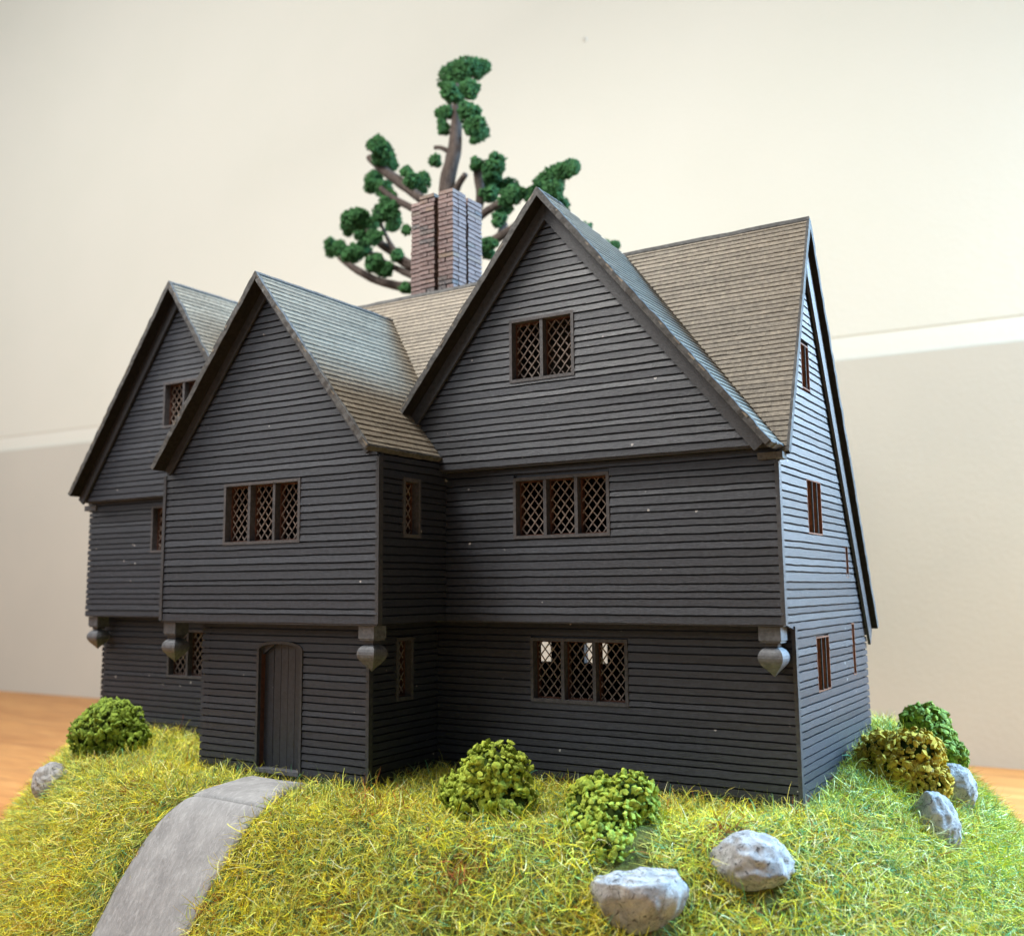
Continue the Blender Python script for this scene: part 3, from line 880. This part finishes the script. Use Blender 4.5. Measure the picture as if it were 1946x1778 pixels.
bush((-5.03, -.50, -.02), [(-5.02, -.46, .19, .215), (-5.17, -.53, .13, .165), (-4.91, -.42, .12, .16), (-5.12, -.45, .29, .11), (-4.92, -.45, .29, .10)], M['leaf_green'], .024, 1850, 1, 'round mid green bush before the left end of the house')
bush((-1.44, -.76, 0), [(-1.43, -.70, .19, .185), (-1.47, -.76, .05, .17), (-1.64, -.70, .07, .13), (-1.32, -.72, .05, .135)], M['leaf_light'], .023, 1750, 2, 'tall light green bush in the corner between the bay and the long front wall')
bush((-.79, -.60, 0), [(-.90, -.52, .07, .15), (-.73, -.47, .09, .15), (-.88, -.66, -.06, .155), (-.74, -.70, -.11, .15), (-.80, -.58, .0, .16)], M['leaf_light'], .022, 2050, 3, 'light green bush of stacked lobes right behind the flat-topped stone')
bush((.40, 2.1, 0), [(.32, 2.12, .25, .155), (.42, 2.0, .16, .12), (.50, 1.9, .09, .11)], M['leaf_green'], .024, 1500, 4, 'round green bush behind the mustard bush')
bush((.32, 1.18, 0), [(.22, 1.25, .17, .15), (.43, 1.14, .19, .165), (.36, 1.05, .09, .15), (.50, 1.06, .06, .13)], M['leaf_olive'], .024, 1800, 5, 'mustard yellow bush right of the end wall')

# ------------------------------------------------------------------ grass
def make_grass(seed=3):
    R = np.random.RandomState(seed)
    def inside_poly(x, y, P_):
        P_ = np.array(P_); ins = np.zeros(len(x), bool); j = len(P_) - 1
        for i in range(len(P_)):
            xi, yi, xj, yj = *P_[i], *P_[j]
            c = ((yi > y) != (yj > y)) & (x < (xj - xi) * (y - yi) / (yj - yi + 1e-12) + xi); ins ^= c; j = i
        return ins
    poly = PL + PRt[::-1]
    pts = []
    def sample(n, x0, x1, y0, y1):
        x = R.uniform(x0, x1, n * 3); y = R.uniform(y0, y1, n * 3); e = 1e-3
        gxx = (ground_z(x + e, y) - ground_z(x - e, y)) / (2 * e); gyy = (ground_z(x, y + e) - ground_z(x, y - e)) / (2 * e)
        w = np.sqrt(1 + gxx ** 2 + gyy ** 2); z = ground_z(x, y)
        k = (R.uniform(0, 1, n * 3) < w / 4.0) & (z > -1.0)
        k &= ~((x > XLl + .03) & (x < -.02) & (y > A + .02) & (y < WY)) & ~((x > CX0 + .02) & (x < CX1 - .02) & (y > -P2 + .02) & (y < .5))
        k &= ~inside_poly(x, y, poly)
        for (c, r, *_r) in STONES: k &= ((x - c[0]) / (r[0] * .8)) ** 2 + ((y - c[1]) / (r[1] * .8)) ** 2 > 1
        for bx_, by_, br_ in ((-1.45, -.76, .20), (-1.62, -.72, .11), (-.74, -.60, .21), (-.66, -.74, .13), (-4.97, -.50, .20), (.33, 1.15, .17), (.45, 1.02, .12)): k &= np.hypot(x - bx_, y - by_) > br_
        idx = np.nonzero(k)[0][:n]; return np.stack([x, y, z, gxx, gyy], 1)[idx]
    pts = np.concatenate([sample(135000, -6.6, 1.4, -2.0, .25), sample(42000, -.1, 1.5, .2, 3.4), sample(9000, -7.0, 1.5, 1.9, 5.4), sample(4000, -7.2, -6.0, -.2, 2.5)])
    x, y, z, gxx, gyy = pts.T; n = len(x)
    nrm = np.stack([-gxx, -gyy, np.ones(n)], 1); nrm /= np.linalg.norm(nrm, axis=1)[:, None]
    nrm = nrm * .75 + np.array([0, 0, .25]); 
    h_ = R.normal(size=(n, 3)); h_ -= nrm * (h_ * nrm).sum(1)[:, None]; h_ /= np.linalg.norm(h_, axis=1)[:, None]
    lift = R.uniform(.08, .95, n) ** 1.5
    d = nrm * lift[:, None] + h_ * (1.15 - lift * .8)[:, None]; d /= np.linalg.norm(d, axis=1)[:, None]
    L = R.uniform(.05, .15, n) * np.where(R.uniform(size=n) < .06, 1.35, 1.0)
    cu = R.normal(size=(n, 3)); cu -= d * (cu * d).sum(1)[:, None]; cu /= np.linalg.norm(cu, axis=1)[:, None]
    cu[:, 2] -= .35; curl = R.uniform(.1, .85, n)
    c2 = R.normal(size=(n, 3)) * .22
    S = 5; T_ = np.linspace(0, 1, S)
    base = np.stack([x, y, z - .004], 1)
    P_ = base[:, None, :] + L[:, None, None] * (d[:, None, :] * T_[None, :, None] + cu[:, None, :] * (curl[:, None] * T_[None, :] ** 2)[:, :, None] * .8 + c2[:, None, :] * np.sin(T_ * 3.14)[None, :, None] * .5)
    gz = ground_z(P_[:, :, 0], P_[:, :, 1]); P_[:, :, 2] = np.maximum(P_[:, :, 2], gz + .002)
    side = np.cross(d, R.normal(size=(n, 3))); side /= np.linalg.norm(side, axis=1)[:, None]
    w = R.uniform(.0012, .0024, n)[:, None] * np.array([1, 1, .9, .7, .25])[None, :]
    A_ = P_ + side[:, None, :] * w[:, :, None]; B_ = P_ - side[:, None, :] * w[:, :, None]
    V = np.stack([A_, B_], 2).reshape(-1, 3)
    b0 = (np.arange(n) * S * 2)[:, None] + (np.arange(S - 1) * 2)[None, :]
    F_ = np.stack([b0, b0 + 1, b0 + 3, b0 + 2], -1).reshape(-1, 4)
    def fbm(f, ox, oy):
        a = np.sin(x * f + ox + 1.3 * np.sin(y * f * .7 + oy)) * np.cos(y * f * 1.13 + oy + 1.1 * np.sin(x * f * .8)); b_ = np.sin(x * f * 2.3 + oy) * np.sin(y * f * 2.1 + ox + x)
        return a * .6 + b_ * .4
    f1, f2, f3 = fbm(3.1, 0.5, 2.0), fbm(5.3, 4.0, .7), fbm(8.7, 1.9, 5.5)
    pal = np.array([(.85, .74, .06), (.80, .74, .17), (.60, .64, .12), (.32, .44, .10), (.18, .28, .12), (.13, .40, .21), (.32, .095, .03), (.52, .40, .06), (.82, .88, .46)])
    rightish = smooth((x + .6) / 1.0)
    W = np.stack([.9 + .8 * f1, .8 + .3 * f2, .9 - .2 * f1, .75 - .4 * f1 + .2 * f2, .50 - .5 * f1, .14 + np.clip(f2 - .2, 0, 1) * .9 + rightish * (.35 + .9 * np.clip(f3, 0, 1)),
                  .10 + np.clip(f3 - .35, 0, 1) * 2.6 * (1 - .8 * rightish), .5 + .4 * f3, .22 + .75 * rightish], 1)
    W[:, 0] *= 1 - .35 * rightish
    for tx, ty, tr in ((-.22, -.36, .10), (-.36, -.95, .07), (.02, -.62, .06), (-2.05, -.95, .10), (-1.3, -1.15, .08), (-2.35, -.78, .12), (-3.9, -1.1, .09), (-.9, -1.25, .08)):
        W[:, 6] += 2.6 * np.exp(-((x - tx) ** 2 + (y - ty) ** 2) / tr ** 2)
    W = np.clip(W, .02, None); W /= W.sum(1)[:, None]; cs = W.cumsum(1); u = R.uniform(size=n)[:, None]
    pick = np.minimum((u > cs).sum(1), len(pal) - 1)
    col = pal[pick] * R.uniform(.75, 1.2, (n, 1)) * R.uniform(.92, 1.08, (n, 3))
    col = np.clip(col, 0, .85)
    me = bpy.data.meshes.new('grass'); me.vertices.add(len(V)); me.vertices.foreach_set('co', V.ravel().astype(np.float32))
    me.loops.add(len(F_) * 4); me.loops.foreach_set('vertex_index', F_.ravel().astype(np.int32))
    me.polygons.add(len(F_)); me.polygons.foreach_set('loop_start', (np.arange(len(F_)) * 4).astype(np.int32))
    me.update(calc_edges=True); me.materials.append(M['grass'])
    at = me.color_attributes.new('col', 'FLOAT_COLOR', 'POINT'); cc = np.ones((len(V), 4), np.float32); cc[:, :3] = np.repeat(col, S * 2, 0); at.data.foreach_set('color', cc.ravel())
    o = bpy.data.objects.new('grass', me); COL.objects.link(o); tag(o, 'yellow and green static grass covering the mound', 'grass', kind='stuff')
make_grass()

# ------------------------------------------------------------------ tree behind the house
CLUMPS = [(-4.483, 3.383, 6.938, 0.21), (-4.162, 3.385, 6.977, 0.118), (-4.215, 3.209, 6.939, 0.129), (-4.09, 3.071, 6.583, 0.115), (-4.223, 2.932, 6.501, 0.108), (-4.46, 3.13, 6.435, 0.088), (-4.47, 3.145, 6.277, 0.076), (-3.975, 2.927, 6.203, 0.123), (-3.91, 2.929, 6.057, 0.123), (-4.192, 3.5, 6.282, 0.089), (-4.127, 3.291, 6.123, 0.07), (-5.348, 3.041, 6.249, 0.103), (-5.336, 3.161, 6.182, 0.14), (-5.481, 3.485, 6.2, 0.094), (-5.715, 3.439, 6.028, 0.12), (-5.528, 3.407, 5.903, 0.112), (-5.204, 3.135, 5.63, 0.084), (-5.018, 3.196, 5.91, 0.066), (-4.891, 3.306, 5.793, 0.114), (-4.734, 2.936, 5.647, 0.087), (-4.663, 3.233, 5.957, 0.071), (-5.175, 3.063, 5.426, 0.137), (-5.377, 3.428, 5.457, 0.105), (-5.555, 2.939, 5.379, 0.144), (-5.98, 3.308, 5.492, 0.1), (-5.76, 3.422, 5.482, 0.113), (-5.348, 3.036, 5.156, 0.101), (-6.347, 3.437, 5.332, 0.096), (-6.191, 3.423, 5.266, 0.108), (-5.549, 2.911, 4.961, 0.119), (-5.74, 3.324, 5.158, 0.105), (-5.22, 2.901, 4.793, 0.117), (-5.333, 3.202, 4.809, 0.096), (-5.114, 3.162, 4.931, 0.071), (-4.901, 3.022, 4.475, 0.064), (-4.938, 3.095, 5.178, 0.059), (-4.024, 3.384, 5.767, 0.122), (-3.751, 3.09, 5.673, 0.095), (-3.939, 2.989, 5.67, 0.067), (-3.957, 3.319, 5.56, 0.126), (-3.89, 3.169, 5.369, 0.09), (-3.76, 3.379, 5.512, 0.103), (-3.557, 3.041, 5.235, 0.12), (-3.478, 3.092, 5.269, 0.088), (-3.836, 3.38, 5.279, 0.103), (-3.796, 3.204, 5.079, 0.078), (-3.144, 3.204, 5.397, 0.141), (-2.904, 3.042, 5.363, 0.101), (-2.733, 2.909, 5.308, 0.067), (-3.42, 3.46, 5.503, 0.09), (-3.01, 2.951, 5.107, 0.116), (-3.172, 3.407, 5.191, 0.099), (-2.972, 3.121, 4.955, 0.064), (-3.558, 3.471, 5.414, 0.085), (-2.765, 3.14, 4.769, 0.068), (-2.658, 3.462, 4.628, 0.08), (-2.48, 3.234, 4.55, 0.052), (-3.835, 3.044, 4.779, 0.083), (-4.007, 3.345, 4.793, 0.063), (-5.742, 3.305, 5.378, 0.099)]
BRANCHES = [[(-4.308, 3.2, -0.1, 0.16), (-4.338, 3.2, 2.0, 0.12), (-4.358, 3.2, 4.357, 0.091), (-4.418, 3.2, 5.201, 0.087), (-4.46, 3.2, 5.621, 0.081), (-4.367, 3.2, 5.977, 0.076), (-4.331, 3.2, 6.305, 0.058), (-4.33, 3.2, 6.552, 0.041), (-4.329, 3.2, 6.769, 0.023)], [(-4.331, 3.2, 6.305, 0.035), (-4.433, 3.246, 6.506, 0.029), (-4.501, 3.292, 6.732, 0.018)], [(-4.445, 3.2, 6.009, 0.029), (-4.539, 3.191, 6.072, 0.023), (-4.619, 3.182, 6.088, 0.024)], [(-4.418, 3.2, 5.201, 0.04), (-4.286, 3.13, 5.51, 0.034), (-4.121, 3.061, 5.621, 0.028)], [(-4.418, 3.2, 5.201, 0.052), (-4.956, 3.223, 5.655, 0.054), (-5.348, 3.247, 5.993, 0.055), (-5.621, 3.27, 6.248, 0.044)], [(-4.419, 3.2, 5.081, 0.046), (-4.844, 3.135, 5.391, 0.041), (-5.151, 3.069, 5.597, 0.036), (-5.252, 3.004, 5.709, 0.024)], [(-4.42, 3.2, 4.604, 0.057), (-5.005, 3.224, 4.824, 0.053), (-5.264, 3.248, 5.027, 0.048), (-5.524, 3.272, 5.235, 0.043), (-5.801, 3.296, 5.549, 0.031)], [(-4.406, 3.2, 4.483, 0.057), (-4.996, 3.214, 4.557, 0.053), (-5.283, 3.227, 4.64, 0.048), (-5.548, 3.241, 4.758, 0.043), (-5.854, 3.254, 4.948, 0.037), (-6.07, 3.268, 5.107, 0.025)], [(-4.818, 3.2, 4.735, 0.035), (-5.064, 3.185, 4.898, 0.03), (-5.203, 3.169, 5.055, 0.024), (-5.306, 3.154, 5.245, 0.018), (-5.364, 3.138, 5.409, 0.018)], [(-4.818, 3.2, 4.614, 0.041), (-5.076, 3.25, 4.745, 0.036), (-5.38, 3.3, 4.925, 0.03), (-5.696, 3.349, 5.138, 0.025)], [(-4.405, 3.2, 5.078, 0.046), (-4.055, 3.162, 5.232, 0.045), (-3.975, 3.124, 5.378, 0.045), (-3.976, 3.085, 5.542, 0.045), (-3.97, 3.047, 5.657, 0.039)], [(-4.405, 3.2, 4.958, 0.052), (-3.997, 3.186, 5.18, 0.04), (-3.827, 3.173, 5.233, 0.039), (-3.654, 3.159, 5.273, 0.033), (-3.516, 3.145, 5.33, 0.022)], [(-4.405, 3.2, 4.72, 0.046), (-3.899, 3.25, 4.892, 0.034), (-3.829, 3.299, 5.004, 0.028), (-3.792, 3.349, 5.088, 0.023)], [(-4.008, 3.2, 4.823, 0.051), (-3.573, 3.18, 4.962, 0.044), (-3.305, 3.16, 5.157, 0.038), (-3.111, 3.14, 5.277, 0.027)], [(-3.85, 3.2, 4.619, 0.045), (-3.239, 3.253, 4.747, 0.033), (-2.899, 3.307, 4.78, 0.021)], [(-3.72, 3.2, 4.48, 0.044), (-2.985, 3.228, 4.468, 0.032), (-2.584, 3.256, 4.511, 0.021)]]
tree = empty('tree', (BRANCHES[0][0][0], 3.2, -.1)); tag(tree, 'bare-limbed model tree with dark green foliage tufts behind the chimney', 'tree')
TO = Vector(tree.location)
def limb(pts, name, seed):
    P_ = [Vector(p[:3]) for p in pts]; r = [p[3] * 1.08 for p in pts]; q = MB(); rings = []; N = 9
    fine = []
    for i in range(len(P_) - 1):
        m_ = max(2, int((P_[i + 1] - P_[i]).length / .05)); m_ = min(m_, 14)
        p0 = P_[max(i - 1, 0)]; p1, p2 = P_[i], P_[i + 1]; p3 = P_[min(i + 2, len(P_) - 1)]
        for k in range(m_ + (i == len(P_) - 2)):
            u = k / m_
            c = .5 * ((2 * p1) + (p2 - p0) * u + (2 * p0 - 5 * p1 + 4 * p2 - p3) * u * u + (3 * p1 - p0 - 3 * p2 + p3) * u ** 3)
            fine.append((c, r[i] * (1 - u) + r[i + 1] * u))
    for i, (c, rr) in enumerate(fine):
        d = (fine[min(i + 1, len(fine) - 1)][0] - fine[max(i - 1, 0)][0]).normalized()
        a = d.cross(Vector((0, 1, .13))); a = a.normalized() if a.length > .05 else Vector((1, 0, 0)); b_ = d.cross(a).normalized()
        ring = []
        for k in range(N):
            t_ = 2 * math.pi * k / N; s_ = rr * (1 + .20 * nz(math.cos(t_) * 1.5, math.sin(t_) * 1.5, seed + i * .13) + .12 * nz(k * 3.3, i * .4, seed))
            ring.append(tuple(c + a * math.cos(t_) * s_ + b_ * math.sin(t_) * s_ - TO))
        rings.append(ring)
    q.quadstrip(rings); return _old_build(q, name, M['bark'], tree, True)
for i, b_ in enumerate(BRANCHES): limb(b_, 'trunk' if i == 0 else 'branch', i * 3.7)
for i, (x, y, z, r) in enumerate(CLUMPS):
    r *= 1.04; Rr = random.Random(i); lob = [(x, y, z, r * .82)]
    for _ in range(5):
        a = Rr.uniform(0, 6.28); e = Rr.uniform(-1, 1)
        lob.append((x + math.cos(a) * r * .62, y + e * r * .5, z + math.sin(a) * r * .62, r * Rr.uniform(.32, .6)))
    crumbs('leaf_clump', M['leaf_dark'], lob, .019, int(240 + 46000 * r * r), 100 + i, tree, flat=.6, rag=.42, kind=None, off=tuple(TO))
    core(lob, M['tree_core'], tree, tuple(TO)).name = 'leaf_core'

# ------------------------------------------------------------------ table and wall behind
tb = MB(); tb.box(-45, 12, -9, 8.2, -1.45, -.95)
tbl = _old_build(tb, 'table_top', M['table'], None); tag(tbl, 'orange wooden table top under the model, against the wall', 'table')
wl = empty('wall', (0, 8.15, 0)); tag(wl, kind='structure'); wl.rotation_euler = (0, 0, math.radians(1.15))
q = MB(); q.box(-46, 6.5, 0.10, .5, -1.4, 30); _old_build(q, 'plaster', M['wall_up'], wl)
def tilt(z0, dz=.0098):  # the panel rises a little towards the left, as in the photograph
    return lambda x: z0 - dz * x
q = MB(); k = 30; rings = []
for i in range(k + 1):
    x = -46 + 52.5 * i / k; z = tilt(4.165)(x)
    rings.append([(x, 0, -1.4), (x, 0, z), (x, .099, z), (x, .099, -1.4)])
q.quadstrip(rings); _old_build(q, 'lower_panel', M['wall_low'], wl)
q = MB(); rings = []
for i in range(k + 1):
    x = -46 + 52.5 * i / k; z = tilt(4.167)(x); r = []
    for j in range(9):
        u = j / 8; r.append((x, .070 + .028 * u * u, z + .36 * u))
    r += [(x, .098, z + .36), (x, .098, z)]
    rings.append(r)
q.quadstrip(rings); _old_build(q, 'rail', M['rail'], wl, True)
V_, F_ = ICO1
q = MB(); q.v = [(v.x * .045, v.y * .02, v.z * .05) for v in V_]; q.f = list(F_)
nb = _old_build(q, 'paint_blob', M['wall_low'], wl, True); nb.location = (-5.2, .105, 9.94)
for o in list(bpy.data.objects):
    if '_off' in o.keys(): del o['_off']
print('clapboards', len(BOARDS), 'objects', len(bpy.data.objects), 'tris', sum(sum(len(p.vertices) - 2 for p in m.polygons) if len(m.polygons) < 50000 else len(m.polygons) * 2 for m in bpy.data.meshes))
